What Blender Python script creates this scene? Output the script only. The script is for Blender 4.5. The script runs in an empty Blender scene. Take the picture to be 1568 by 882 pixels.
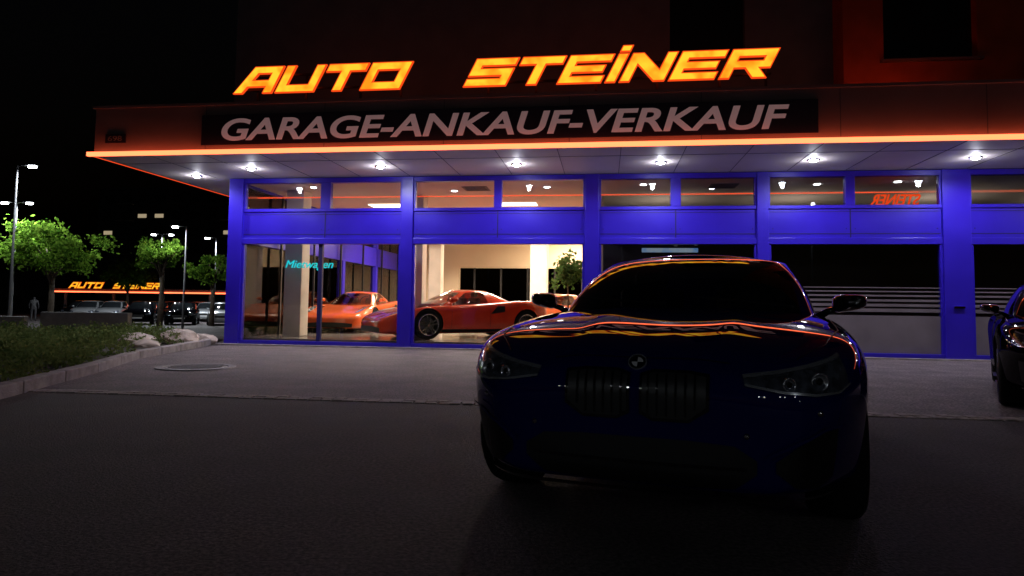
import bpy,bmesh,math,random
from mathutils import Vector,Matrix,noise
from mathutils.bvhtree import BVHTree
random.seed(7)
S=bpy.context.scene
S.view_settings.view_transform='Standard'
COL=S.collection
# ---------------------------------------------------------------- materials
def newmat(name):
    m=bpy.data.materials.new(name);m.use_nodes=True
    nt=m.node_tree
    for n in list(nt.nodes):nt.nodes.remove(n)
    out=nt.nodes.new('ShaderNodeOutputMaterial')
    return m,nt,out
def pmat(name,col,rough=.5,metal=0,coat=0,nscale=0,namt=.25,bump=0,bscale=60,spec=.5,emit=None,speck=0):
    m,nt,out=newmat(name)
    b=nt.nodes.new('ShaderNodeBsdfPrincipled')
    b.inputs['Base Color'].default_value=(*col,1);b.inputs['Roughness'].default_value=rough
    b.inputs['Metallic'].default_value=metal;b.inputs['Coat Weight'].default_value=coat
    b.inputs['Coat Roughness'].default_value=.008;b.inputs['Specular IOR Level'].default_value=spec
    if emit:
        b.inputs['Emission Color'].default_value=(*emit[0],1);b.inputs['Emission Strength'].default_value=emit[1]
    nt.links.new(b.outputs[0],out.inputs[0])
    if nscale or bump:
        tc=nt.nodes.new('ShaderNodeTexCoord')
    if nscale:
        n=nt.nodes.new('ShaderNodeTexNoise');n.inputs['Scale'].default_value=nscale;n.inputs['Detail'].default_value=6
        nt.links.new(tc.outputs['Object'],n.inputs['Vector'])
        r=nt.nodes.new('ShaderNodeValToRGB')
        r.color_ramp.elements[0].position=.3;r.color_ramp.elements[1].position=.7
        r.color_ramp.elements[0].color=(*[c*(1-namt) for c in col],1)
        r.color_ramp.elements[1].color=(*[min(1,c*(1+namt)) for c in col],1)
        nt.links.new(n.outputs['Fac'],r.inputs[0]);last=r.outputs[0]
        if speck:
            n3=nt.nodes.new('ShaderNodeTexNoise');n3.inputs['Scale'].default_value=speck;n3.inputs['Detail'].default_value=2
            nt.links.new(tc.outputs['Object'],n3.inputs['Vector'])
            r3=nt.nodes.new('ShaderNodeValToRGB');r3.color_ramp.elements[0].position=.35;r3.color_ramp.elements[1].position=.72
            r3.color_ramp.elements[0].color=(.5,.5,.5,1);r3.color_ramp.elements[1].color=(2.6,2.4,2.3,1)
            nt.links.new(n3.outputs['Fac'],r3.inputs[0])
            mx=nt.nodes.new('ShaderNodeMix');mx.data_type='RGBA';mx.blend_type='MULTIPLY';mx.inputs[0].default_value=1
            nt.links.new(last,mx.inputs[6]);nt.links.new(r3.outputs[0],mx.inputs[7]);last=mx.outputs[2]
        nt.links.new(last,b.inputs['Base Color'])
        mr=nt.nodes.new('ShaderNodeMapRange');mr.inputs['To Min'].default_value=max(0,rough-.1);mr.inputs['To Max'].default_value=min(1,rough+.1)
        nt.links.new(n.outputs['Fac'],mr.inputs['Value']);nt.links.new(mr.outputs[0],b.inputs['Roughness'])
    if bump:
        n2=nt.nodes.new('ShaderNodeTexNoise');n2.inputs['Scale'].default_value=bscale;n2.inputs['Detail'].default_value=4
        nt.links.new(tc.outputs['Object'],n2.inputs['Vector'])
        bp=nt.nodes.new('ShaderNodeBump');bp.inputs['Strength'].default_value=bump;bp.inputs['Distance'].default_value=.02
        nt.links.new(n2.outputs['Fac'],bp.inputs['Height']);nt.links.new(bp.outputs[0],b.inputs['Normal'])
    return m
def emat(name,col,st,col2=None,nscale=3):
    m,nt,out=newmat(name)
    e=nt.nodes.new('ShaderNodeEmission');e.inputs[0].default_value=(*col,1);e.inputs[1].default_value=st
    if col2:
        tc=nt.nodes.new('ShaderNodeTexCoord')
        n=nt.nodes.new('ShaderNodeTexNoise');n.inputs['Scale'].default_value=nscale;n.inputs['Detail'].default_value=2
        nt.links.new(tc.outputs['Object'],n.inputs['Vector'])
        r=nt.nodes.new('ShaderNodeValToRGB');r.color_ramp.elements[0].position=.36;r.color_ramp.elements[1].position=.56
        r.color_ramp.elements[0].color=(*col,1);r.color_ramp.elements[1].color=(*col2,1)
        nt.links.new(n.outputs['Fac'],r.inputs[0]);nt.links.new(r.outputs[0],e.inputs[0])
    nt.links.new(e.outputs[0],out.inputs[0]);return m
def glassmat(name,tint,refl=1.0,ior=1.45):
    m,nt,out=newmat(name)
    t=nt.nodes.new('ShaderNodeBsdfTransparent');t.inputs[0].default_value=(*tint,1)
    g=nt.nodes.new('ShaderNodeBsdfGlossy');g.inputs['Roughness'].default_value=.01
    f=nt.nodes.new('ShaderNodeFresnel');f.inputs['IOR'].default_value=ior
    mu=nt.nodes.new('ShaderNodeMath');mu.operation='MULTIPLY';mu.inputs[1].default_value=refl;mu.use_clamp=True
    mx=nt.nodes.new('ShaderNodeMixShader')
    nt.links.new(f.outputs[0],mu.inputs[0]);nt.links.new(mu.outputs[0],mx.inputs[0])
    nt.links.new(t.outputs[0],mx.inputs[1]);nt.links.new(g.outputs[0],mx.inputs[2]);nt.links.new(mx.outputs[0],out.inputs[0])
    return m
def leafmat(name,c1,c2):
    m,nt,out=newmat(name)
    tc=nt.nodes.new('ShaderNodeTexCoord')
    n=nt.nodes.new('ShaderNodeTexNoise');n.inputs['Scale'].default_value=3;n.inputs['Detail'].default_value=5
    nt.links.new(tc.outputs['Object'],n.inputs['Vector'])
    r=nt.nodes.new('ShaderNodeValToRGB');r.color_ramp.elements[0].position=.35;r.color_ramp.elements[1].position=.65
    r.color_ramp.elements[0].color=(*c1,1);r.color_ramp.elements[1].color=(*c2,1)
    nt.links.new(n.outputs['Fac'],r.inputs[0])
    d=nt.nodes.new('ShaderNodeBsdfDiffuse');t=nt.nodes.new('ShaderNodeBsdfTranslucent');mx=nt.nodes.new('ShaderNodeMixShader');mx.inputs[0].default_value=.35
    nt.links.new(r.outputs[0],d.inputs[0]);nt.links.new(r.outputs[0],t.inputs[0])
    nt.links.new(d.outputs[0],mx.inputs[1]);nt.links.new(t.outputs[0],mx.inputs[2]);nt.links.new(mx.outputs[0],out.inputs[0])
    return m
M={}
M['asphalt']=pmat('asphalt',(.048,.041,.043),.82,nscale=1.3,namt=.45,bump=.7,bscale=80,speck=48)
M['forecourt']=pmat('forecourt_asphalt',(.115,.100,.110),.78,nscale=2.2,namt=.35,bump=.6,bscale=70,speck=40)
M['setts']=pmat('granite_setts',(.32,.28,.27),.8,nscale=9,namt=.4,bump=.4)
M['kerb']=pmat('kerb_stone',(.3,.27,.27),.8,nscale=7,namt=.3,bump=.5)
M['blue']=pmat('blue_painted_frame',(.028,.012,.55),.36,nscale=1.2,namt=.12)
M['seam']=pmat('panel_seam',(.01,.008,.1),.6)
M['plaster']=pmat('grey_plaster',(.17,.25,.30),.9,nscale=2,namt=.15,bump=.2)
M['redplaster']=pmat('red_plaster',(.6,.13,.05),.85,nscale=1.5,namt=.2,bump=.2)
M['fascia']=pmat('fascia_metal',(.28,.2,.2),.55,nscale=.8,namt=.2)
M['soffit']=pmat('soffit_panel',(.6,.54,.52),.6,nscale=1,namt=.08)
M['soffitseam']=pmat('soffit_joint',(.1,.09,.1),.7)
M['signpanel']=pmat('sign_panel_dark',(.016,.015,.04),.45,nscale=2,namt=.2)
M['lettergrey']=pmat('letter_vinyl_added_glow',(.7,.58,.58),.5,nscale=3,namt=.08,emit=((1,.62,.62),.11))  # faint emission added so the vinyl lettering looks lit
M['black']=pmat('black_plastic',(.006,.006,.007),.45)
M['blackgloss']=pmat('black_gloss',(.004,.004,.005),.08,coat=1)
M['rubber']=pmat('tyre_rubber',(.007,.007,.007),.85,nscale=20,namt=.2,spec=.2)
M['rim']=pmat('alloy_rim',(.45,.45,.46),.25,metal=1)
M['darkrim']=pmat('dark_alloy_rim',(.05,.05,.055),.25,metal=1)
M['chrome']=pmat('chrome',(.7,.7,.72),.08,metal=1)
M['bluepaint']=pmat('blue_metallic_paint',(.003,.004,.085),.6,metal=.0,coat=1,spec=.0)
M['blackpaint']=pmat('black_paint',(.002,.002,.003),.6,metal=.0,coat=.35,spec=.0)
M['redpaint']=pmat('red_paint',(.74,.055,.012),.25,coat=1)
M['orangepaint']=pmat('orange_paint',(.72,.12,.02),.3,coat=1)
M['silverpaint']=pmat('silver_paint',(.35,.36,.38),.3,metal=.6,coat=1)
M['whitepaint']=pmat('white_paint',(.6,.6,.62),.3,coat=1)
M['carglass']=glassmat('car_glass',(.62,.63,.65),2.4,1.5)
M['farglass']=pmat('dark_tinted_glass',(.01,.012,.014),.05,coat=.5)
M['leather']=pmat('seat_leather',(.12,.11,.115),.5,nscale=30)
M['lens']=pmat('headlamp_lens',(.09,.10,.13),.2,metal=.5,coat=1,nscale=28,namt=.7)
M['lampsilver']=pmat('lamp_reflector',(.6,.62,.68),.22,metal=.8)
M['glass']=glassmat('window_glass',(.9,.91,.92),1.2)
M['frost']=pmat('frosted_film',(.17,.155,.175),.75,nscale=2,namt=.15)
M['floor']=pmat('showroom_tiles',(.2,.18,.17),.18,nscale=1,namt=.1)
M['beige']=pmat('beige_wall',(.7,.56,.40),.8,nscale=1,namt=.06)
M['ceil']=pmat('ceiling_board',(.55,.48,.42),.85,nscale=1,namt=.05)
M['column']=pmat('concrete_column',(.6,.57,.52),.8,nscale=2,namt=.12)
M['partition']=pmat('dark_partition',(.025,.024,.028),.5,nscale=1,namt=.2)
M['concrete']=pmat('concrete',(.25,.24,.24),.85,nscale=3,namt=.2,bump=.3)
M['bark']=pmat('bark',(.1,.075,.055),.9,nscale=12,namt=.4,bump=.8,bscale=30)
M['soil']=pmat('soil',(.03,.024,.018),.95,nscale=8,namt=.4,bump=.6,bscale=20)
M['rock']=pmat('rock',(.5,.42,.36),.85,nscale=4,namt=.35,bump=.7,bscale=12)
M['pole']=pmat('galvanised_pole',(.12,.12,.13),.6,metal=.5)
M['iron']=pmat('cast_iron',(.2,.185,.19),.6,metal=.2,nscale=20,bump=.5,bscale=50)
M['facadedark']=pmat('apartment_render',(.09,.085,.09),.9,nscale=.3,namt=.2)
M['leaf']=leafmat('tree_leaves',(.04,.11,.012),(.18,.31,.035))
M['hedge']=leafmat('shrub_leaves',(.07,.12,.035),(.2,.24,.08))
M['plant']=leafmat('house_plant_leaves',(.05,.11,.03),(.12,.2,.06))
M['neon']=emat('red_neon',(1,.14,.05),4.2)
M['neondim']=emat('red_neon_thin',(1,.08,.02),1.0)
M['wing_fill']=emat('added_wing_fill',(1,.12,.03),9)  # emission of the added tube that brightens the red wing
M['lety']=emat('letter_face_lit',(1,.30,.01),1.1,(1,.62,.03),2.6)
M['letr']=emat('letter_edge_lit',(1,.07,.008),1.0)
M['down']=emat('downlight_lens',(.85,.9,1),60)
M['panel']=emat('ceiling_light_panel',(1,.86,.62),5)
M['lampglow']=emat('street_lamp_lens',(.9,.95,1),30)
M['litwin']=emat('lit_window',(1,.8,.5),.35)
M['screen']=emat('display_screen',(.15,.4,.9),.35,(.5,.65,.8),6)
M['cyan']=emat('cyan_neon',(.02,.75,.8),1.1)
# ---------------------------------------------------------------- helpers
def empty(name,loc=(0,0,0),rz=0):
    e=bpy.data.objects.new(name,None);e.location=loc;e.rotation_euler=(0,0,rz);e.empty_display_size=.3;COL.objects.link(e);return e
def obj(name,me,parent=None,loc=None,rot=None):
    o=bpy.data.objects.new(name,me);COL.objects.link(o)
    if parent:o.parent=parent
    if loc:o.location=loc
    if rot:o.rotation_euler=rot
    return o
def mesh(name,v,f,mats,mi=None,smooth=False):
    me=bpy.data.meshes.new(name);me.from_pydata([tuple(p) for p in v],[],f)
    for m in mats:me.materials.append(m)
    if mi:me.polygons.foreach_set('material_index',mi)
    if smooth:me.polygons.foreach_set('use_smooth',[True]*len(f))
    me.update();return me
class MB:
    def __init__(s):s.v=[];s.f=[]
    def box(s,x0,x1,y0,y1,z0,z1):
        n=len(s.v)
        s.v+=[(x0,y0,z0),(x1,y0,z0),(x1,y1,z0),(x0,y1,z0),(x0,y0,z1),(x1,y0,z1),(x1,y1,z1),(x0,y1,z1)]
        s.f+=[tuple(n+i for i in q) for q in((0,3,2,1),(4,5,6,7),(0,1,5,4),(1,2,6,5),(2,3,7,6),(3,0,4,7))];return s
    def tube(s,pts,rad,seg=8):
        n0=len(s.v)
        pts=[Vector(p) for p in pts]
        for i,p in enumerate(pts):
            d=(pts[min(i+1,len(pts)-1)]-pts[max(i-1,0)]).normalized()
            a=d.cross(Vector((0,0,1)))
            if a.length<.1:a=d.cross(Vector((0,1,0)))
            a.normalize();b=d.cross(a)
            for k in range(seg):
                t=2*math.pi*k/seg
                s.v.append(tuple(p+(a*math.cos(t)+b*math.sin(t))*rad[i]))
        for i in range(len(pts)-1):
            for k in range(seg):
                q=n0+i*seg
                s.f.append((q+k,q+(k+1)%seg,q+seg+(k+1)%seg,q+seg+k))
        s.f.append(tuple(n0+k for k in range(seg))[::-1]);s.f.append(tuple(n0+(len(pts)-1)*seg+k for k in range(seg)))
        return s
    def lathe(s,prof,seg=32,axis='z',c=(0,0,0)):
        n0=len(s.v);n=len(prof)
        for k in range(seg):
            t=2*math.pi*k/seg
            for r,h in prof:
                if axis=='z':p=(r*math.cos(t),r*math.sin(t),h)
                else:p=(r*math.cos(t),h,r*math.sin(t))
                s.v.append((p[0]+c[0],p[1]+c[1],p[2]+c[2]))
        for k in range(seg):
            for i in range(n-1):
                a=n0+k*n+i;b=n0+((k+1)%seg)*n+i
                s.f.append((a,b,b+1,a+1))
        return s
    def out(s,name,mat,parent=None,smooth=False,bevel=0):
        me=mesh(name,s.v,s.f,[mat] if not isinstance(mat,list) else mat,smooth=smooth)
        o=obj(name,me,parent)
        if bevel:
            b=o.modifiers.new('b','BEVEL');b.width=bevel;b.segments=2
        return o
def bx(name,mat,parent,*a,bevel=0):
    return MB().box(*a).out(name,mat,parent,bevel=bevel)
def evalmesh(o):
    dg=bpy.context.evaluated_depsgraph_get();dg.update()
    return bpy.data.meshes.new_from_object(o.evaluated_get(dg))
def subdiv_mesh(me,lv,mods=()):
    o=bpy.data.objects.new('tmp',me);COL.objects.link(o)
    if lv:
        m=o.modifiers.new('s','SUBSURF');m.levels=lv;m.render_levels=lv
    for c in mods:
        b=o.modifiers.new('b','BOOLEAN');b.object=c;b.operation='DIFFERENCE';b.solver='EXACT'
    r=evalmesh(o);bpy.data.objects.remove(o);return r
def sharpen(me,ang=38):
    bm=bmesh.new();bm.from_mesh(me)
    for f in bm.faces:f.smooth=True
    for e in bm.edges:
        if len(e.link_faces)==2 and e.calc_face_angle(0)>math.radians(ang):e.smooth=False
    bm.to_mesh(me);bm.free()
def text(name,body,mat,parent,x0,x1,z0,z1,y,shear=0,off=0,ext=.01):
    c=bpy.data.curves.new(name,'FONT');c.body=body;c.size=1;c.shear=shear;c.offset=off;c.extrude=.01
    o=bpy.data.objects.new('t',c);COL.objects.link(o);me=evalmesh(o);bpy.data.objects.remove(o)
    xs=[v.co.x for v in me.vertices];ys=[v.co.y for v in me.vertices]
    ax,bx_,ay,by=min(xs),max(xs),min(ys),max(ys)
    for v in me.vertices:
        X=x0+(v.co.x-ax)/(bx_-ax)*(x1-x0);Z=z0+(v.co.y-ay)/(by-ay)*(z1-z0);Y=y-(v.co.z/.01)*ext
        v.co=(X,Y,Z)
    me.materials.clear();me.materials.append(mat);me.update()
    return obj(name,me,parent)
def spot(name,loc,power,col,parent=None,angle=150,blend=.8,size=.05,rot=(0,0,0)):
    l=bpy.data.lights.new(name,'SPOT');l.energy=power;l.color=col;l.spot_size=math.radians(angle);l.spot_blend=blend;l.shadow_soft_size=size
    o=bpy.data.objects.new(name,l);COL.objects.link(o);o.location=loc;o.rotation_euler=rot
    if parent:o.parent=parent
    return o
def point(name,loc,power,col,parent=None,size=.05):
    l=bpy.data.lights.new(name,'POINT');l.energy=power;l.color=col;l.shadow_soft_size=size
    o=bpy.data.objects.new(name,l);COL.objects.link(o);o.location=loc
    if parent:o.parent=parent
    return o
def area(name,loc,power,col,sx,sy,parent=None,rot=(0,0,0)):
    l=bpy.data.lights.new(name,'AREA');l.energy=power;l.color=col;l.shape='RECTANGLE';l.size=sx;l.size_y=sy
    o=bpy.data.objects.new(name,l);COL.objects.link(o);o.location=loc;o.rotation_euler=rot
    if parent:o.parent=parent
    return o
# ---------------------------------------------------------------- camera / world
cd=bpy.data.cameras.new('camera');cam=bpy.data.objects.new('camera',cd);COL.objects.link(cam)
cd.lens=24;cd.sensor_width=36;cd.clip_end=1500;cd.shift_y=-.023
cam.matrix_world=Matrix.Translation((0,0,.95))@Matrix.Rotation(math.radians(93.5),4,'X')@Matrix.Rotation(.013,4,'Z')
S.camera=cam
w=bpy.data.worlds.new('World');S.world=w;w.use_nodes=True
nt=w.node_tree;bg=nt.nodes['Background'];sk=nt.nodes.new('ShaderNodeTexSky');sk.sky_type='NISHITA';sk.sun_disc=False
sk.sun_elevation=math.radians(-4);sk.sun_rotation=math.radians(200)
nt.links.new(sk.outputs[0],bg.inputs[0]);bg.inputs[1].default_value=.05
# ---------------------------------------------------------------- ground
xs=[-600,-120,-60,-40,-25,-15,-8,0,8,20,60,150,600];ys=[-300,-60,-20,-5,5,12,16,18,20,22,24,26,28,30,34,45,60,100,200,900]
def gz(y):
    t=min(1,max(0,(y-18)/13));return -.5*t*t*(3-2*t)
v=[(x,y,gz(y)) for y in ys for x in xs];nx=len(xs)
f=[(j*nx+i,j*nx+i+1,(j+1)*nx+i+1,(j+1)*nx+i) for j in range(len(ys)-1) for i in range(nx-1)]
obj('ground',mesh('ground',v,f,[M['asphalt']],smooth=True))
ga=Vector((-5.15,7.25));gb=Vector((14,5.05))
def gl(x):return ga.y+(gb.y-ga.y)*(x-ga.x)/(gb.x-ga.x)
v=[(-5.0,gl(-5.0),.004),(14,gl(14),.004),(14,13.5,.004),(-6.5,15.6,.004),(-6.15,11.4,.004),(-5.45,9.1,.004)]
obj('forecourt_pavement',mesh('forecourt',v,[tuple(range(6))],[M['forecourt']]))
mb=MB();d=(gb-ga).normalized();L=(gb-ga).length;t=0
while t<L:
    for r in range(2):
        p=ga+d*t;q=.105
        z=.012+random.uniform(-.004,.004);jx=random.uniform(-.008,.008)
        mb.box(p.x+jx,p.x+q+jx,p.y-.11+r*.11,p.y-.11+r*.11+.1,-.02,z)
    t+=.118
mb.out('gutter_of_setts',M['setts'],bevel=.008)
mb=MB();mb.lathe([(.0,.012),(.40,.012),(.41,.004),(.43,.004),(.44,.016),(.53,.016),(.54,0)],48,c=(-4.55,9.95,.004))
for i in range(-3,4):
    w2=math.sqrt(.36**2-(i*.1)**2);mb.box(-4.55-w2,-4.55+w2,9.95+i*.1-.02,9.95+i*.1+.02,.014,.022)
mb.out('manhole_cover',M['iron'])
# ---------------------------------------------------------------- dealership
BO=(-6.5,15.6,0);BR=math.atan2(-.1357,.9907)
D=empty('car_dealership_building',BO,BR)
UR=24
posts=[(0,.34),(4.08,4.35),(8.12,8.42),(11.65,11.88),(15.2,15.72),(19.1,19.4),(22.8,23.1)]
mb=MB()
for a,b in posts: mb.box(a,b,-.06,.14,0,3.79)
mb.out('posts',M['blue'],D,bevel=.01)
bays=[(posts[i][1],posts[i+1][0]) for i in range(len(posts)-1)]
fr=MB();band=MB();seam=MB();gl_=MB()
mids=[(2.19,2.42),(6.15,6.32),(9.91,10.12),(13.39,13.57),(17.3,17.5),(21,21.2)]
for (a,b),(m0,m1) in zip(bays,mids):
    fr.box(a,b,-.03,.12,0,.11);fr.box(a,b,-.04,.12,2.29,2.42)
    fr.box(a,a+.05,-.02,.1,.11,2.29);fr.box(b-.05,b,-.02,.1,.11,2.29)
    band.box(a,b,.0,.1,2.42,3.02)
    fr.box(a,b,-.03,.12,3.02,3.09);fr.box(a,b,-.03,.12,3.68,3.79)
    fr.box(m0,m1,-.03,.12,3.09,3.68)
    fr.box(a,a+.04,-.015,.1,3.09,3.68);fr.box(b-.04,b,-.015,.1,3.09,3.68)
    seam.box(a+.02,b-.02,-.006,.0,2.50,2.515);seam.box(a+.02,b-.02,-.006,.0,2.955,2.965)
    mm=(m0+m1)/2;seam.box(mm-.01,mm+.01,-.007,.0,2.43,3.01)
    for sx in (a+.08,b-.09,mm-.09,mm+.08): seam.box(sx,sx+.014,-.012,.0,2.6,2.62)
    gl_.box(a+.05,b-.05,.04,.052,.11,2.29);gl_.box(a+.04,m0,.04,.052,3.09,3.68);gl_.box(m1,b-.04,.04,.052,3.09,3.68)
fr.out('window_frames',M['blue'],D,bevel=.006);band.out('spandrel_band',M['blue'],D);seam.out('panel_seams',M['seam'],D)
gl_.out('window_glazing',M['glass'],D)
bx('inner_mullion',M['seam'],D,2.16,2.25,.02,.11,.11,2.29)
bx('threshold',M['kerb'],D,-.1,UR,-.25,-.06,0,.03)
mb=MB()
for vv in (3.2,6.4,9.6,12.8): mb.box(0,.2,vv,vv+.2,0,3.79)
mb.box(0,.2,.14,13,0,.12);mb.box(0,.2,.14,13,2.35,3.0);mb.box(0,.2,.14,13,3.7,3.79)
mb.out('side_frames',M['blue'],D)
bx('side_glazing',M['glass'],D,.09,.1,.14,13,.12,3.7)
# canopy
bx('canopy_soffit',M['soffit'],D,-1.45,UR,-2.46,-.0,3.80,3.84)
bx('canopy_soffit_side',M['soffit'],D,-1.45,-.002,.002,13,3.80,3.84)
mb=MB()
for i in range(22): 
    x=-.3+i*1.14;mb.box(x,x+.012,-2.44,-.07,3.794,3.8)
mb.box(-1.4,UR,-1.75,-1.74,3.795,3.8)
mb.out('soffit_joints',M['soffitseam'],D)
mb=MB();mb.box(-1.45,UR,-2.5,-2.46,3.80,4.74);mb.box(-1.45,-1.41,-2.46,13,3.80,4.74);mb.box(-1.41,UR,-2.46,0,4.60,4.66)
mb.box(-1.5,UR,-2.54,-2.40,4.74,4.79);mb.box(-1.5,-1.38,-2.40,13,4.74,4.79)
mb.out('canopy_fascia',M['fascia'],D)
mb=MB()
for x in (0.9,3.3,5.6,7.9,10.2,12.5,14.8,17.1,19.4): mb.box(x,x+.012,-2.504,-2.5,3.9,4.73)
mb.out('fascia_joints',M['soffitseam'],D)
bx('neon_strip',M['neon'],D,-1.5,UR,-2.64,-2.57,3.775,3.85)
mb=MB()
for i in range(26): mb.box(-1.4+i,-1.37+i,-2.57,-2.502,3.80,3.83)
mb.out('neon_brackets',M['black'],D)
bx('neon_strip_side',M['neondim'],D,-1.52,-1.47,-2.5,13,3.80,3.83)
# downlights
mb=MB();mr=MB()
dl=[(1.1+2.84*i,-1.12) for i in range(8)]+[(-.6,-.4),(-.65,3.2),(-.65,6.8)]
for i,(u,vv) in enumerate(dl):
    mb.lathe([(0,3.755),(.055,3.76),(.08,3.783)],20,c=(u,vv,0))
    mr.lathe([(.08,3.80),(.08,3.78),(.11,3.783),(.115,3.80)],24,c=(u,vv,0))
    spot('downlight_lamp',(u,vv,3.74),118 if i<9 else 80,(.88,.88,1),D,168,.5,.05)
    point('downlight_glow',(u,vv,3.69),9,(.88,.88,1),D,.04)
mb.out('downlight_lenses',M['down'],D);mr.out('downlight_rings',M['chrome'],D)
# upper storeys
mb=MB();mb.box(0,9.9,0,.3,4.662,14);mb.box(11.45,13.2,0,.3,4.662,14);mb.box(9.9,11.45,0,.3,4.662,6.3);mb.box(9.9,11.45,0,.3,9,14)
mb.box(0,.3,.3,13,3.84,14)
mb.out('upper_wall',M['plaster'],D)
bx('recessed_window',M['black'],D,9.9,11.45,.22,.26,6.3,9)
bx('upper_wall_flashing',M['soffitseam'],D,-.02,13.2,-.02,-.002,4.9,4.94)
mb=MB();mb.box(13.2,13.95,-.6,.3,4.662,14);mb.box(15.65,UR,-.6,.3,4.662,14);mb.box(13.95,15.65,-.6,.3,4.662,5.85);mb.box(13.95,15.65,-.6,.3,8.5,14)
mb.out('red_wing_wall',M['redplaster'],D)
bx('red_wing_window',M['black'],D,13.95,15.65,-.4,-.36,5.85,8.5)
bx('red_wing_window_sill',M['fascia'],D,13.88,15.72,-.7,-.602,5.80,5.85)
bx('added_wing_fill_tube',M['wing_fill'],D,13.4,14.4,-1.5,-1.46,4.68,4.72)  # unseen tube added behind the fascia to light the red wall
bx('house_number_plate',M['signpanel'],D,-1.2,-.78,-2.53,-2.502,4.05,4.22)
text('house_number','698',M['kerb'],D,-1.14,-.84,4.085,4.185,-2.533,ext=.002)
# interior
bx('showroom_floor',M['floor'],D,.2,UR,.14,14,.03,.15)
bx('showroom_ceiling',M['ceil'],D,.2,UR,.14,14,3.74,3.79)
mb=MB();mb.box(.2,2.6,13.0,13.2,.15,3.74);mb.box(2.6,8.3,13,13.2,.15,.6);mb.box(2.6,UR,13,13.2,2.5,3.74);mb.box(8.3,UR,13,13.2,.15,2.5)
mb.box(8.3,8.5,2.4,13,.15,3.74)
mb.out('back_wall',M['beige'],D)
bx('ceiling_beam',M['beige'],D,.2,8.3,5,5.5,3.3,3.74)
bx('ceiling_beam_far',M['beige'],D,.2,8.3,9.4,9.8,3.3,3.74)
mb=MB()
for (u,vv,s) in ((.75,1.25,.45),(3.55,2.2,.42),(5.9,9.6,.6),(3.0,6.5,.4)): mb.box(u,u+s,vv,vv+s,.15,3.739)
mb.out('columns',M['column'],D,bevel=.02)
mb=MB()
for vv in (2,4,6,8,10,12): mb.box(.25,.3,vv,vv+.06,.15,3.7)
mb.out('side_curtain_rails',M['black'],D)
mb=MB()
for k in range(5): mb.box(3.2+k*1.1,3.28+k*1.1,12.95,12.999,.6,2.5)
mb.out('rear_mullions',M['black'],D)
pl=MB()
for (u,vv,pw) in ((5.6,3.5,190),(5.6,7.5,430),(2,3.6,200),(2,8,300),(6.9,11.3,360)):
    pl.box(u,u+1.1,vv,vv+.5,3.715,3.735)
    area('ceiling_lamp',(u+.55,vv+.25,3.68),pw,(1,.82,.58),1.1,.5,D)
pl.out('ceiling_light_panels',M['panel'],D)
mb=MB()
for (u,vv) in ((1.6,.9),(4.9,1.6),(7.2,1.2),(9.4,1.0),(11.0,1.6),(13.2,1.2),(14.8,1.0),(16.3,1.4)):
    mb.lathe([(0,3.733),(.07,3.733)],16,c=(u,vv,0))
mb.out('interior_downlights',M['lampglow'],D)
for u in (10,13.2,16.5,20): spot('interior_lamp',(u,3.2,2.9),24,(1,.85,.7),D,160,.5,.1,rot=(math.pi,0,0))
mb=MB()
for u in (5.2,10.9): 
    mb.box(u,u+.6,1.0,1.6,3.728,3.74)
    for k in range(6): mb.box(u+.05,u+.55,1.05+k*.09,1.08+k*.09,3.72,3.728)
mb.out('ceiling_vents',M['soffitseam'],D)
bx('transom_neon_reflection',M['neondim'],D,.4,15,.5,.515,3.42,3.435)  # glowing line added as a neon reflection in the transom glass
mb=MB();mb.box(8.5,UR,1.9,2.0,.15,2.7);mb.box(8.5,UR,.15,1.9,2.62,2.7);mb.out('dark_partitions',M['partition'],D)
bx('ceiling_screen',M['screen'],D,9.35,10.55,.6,.65,2.17,2.26)
mb=MB()
for a,b in ((11.93,15.15),(15.77,19.05)):
    mb.box(a,b,.032,.037,.11,.86)
    for z,h in ((.93,.07),(1.04,.055),(1.14,.045),(1.24,.035),(1.33,.025),(1.41,.018)): mb.box(a,b,.032,.037,z,z+h)
mb.out('frosted_film',M['frost'],D)
mb=MB();mb.box(15.35,15.55,-.1,-.06,1.02,1.06);mb.out('door_handle',M['chrome'],D)
text('cyan_neon_writing','Mietwagen',M['cyan'],D,.95,2.15,1.74,1.98,.9,shear=.3,off=0,ext=.01)
text('transom_sign_reflection','STEINER',M['letr'],D,15.12,14.1,3.17,3.42,.7,shear=-.4,off=.02,ext=.01)  # reversed glowing text added as the letter sign's reflection in the glass
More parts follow.
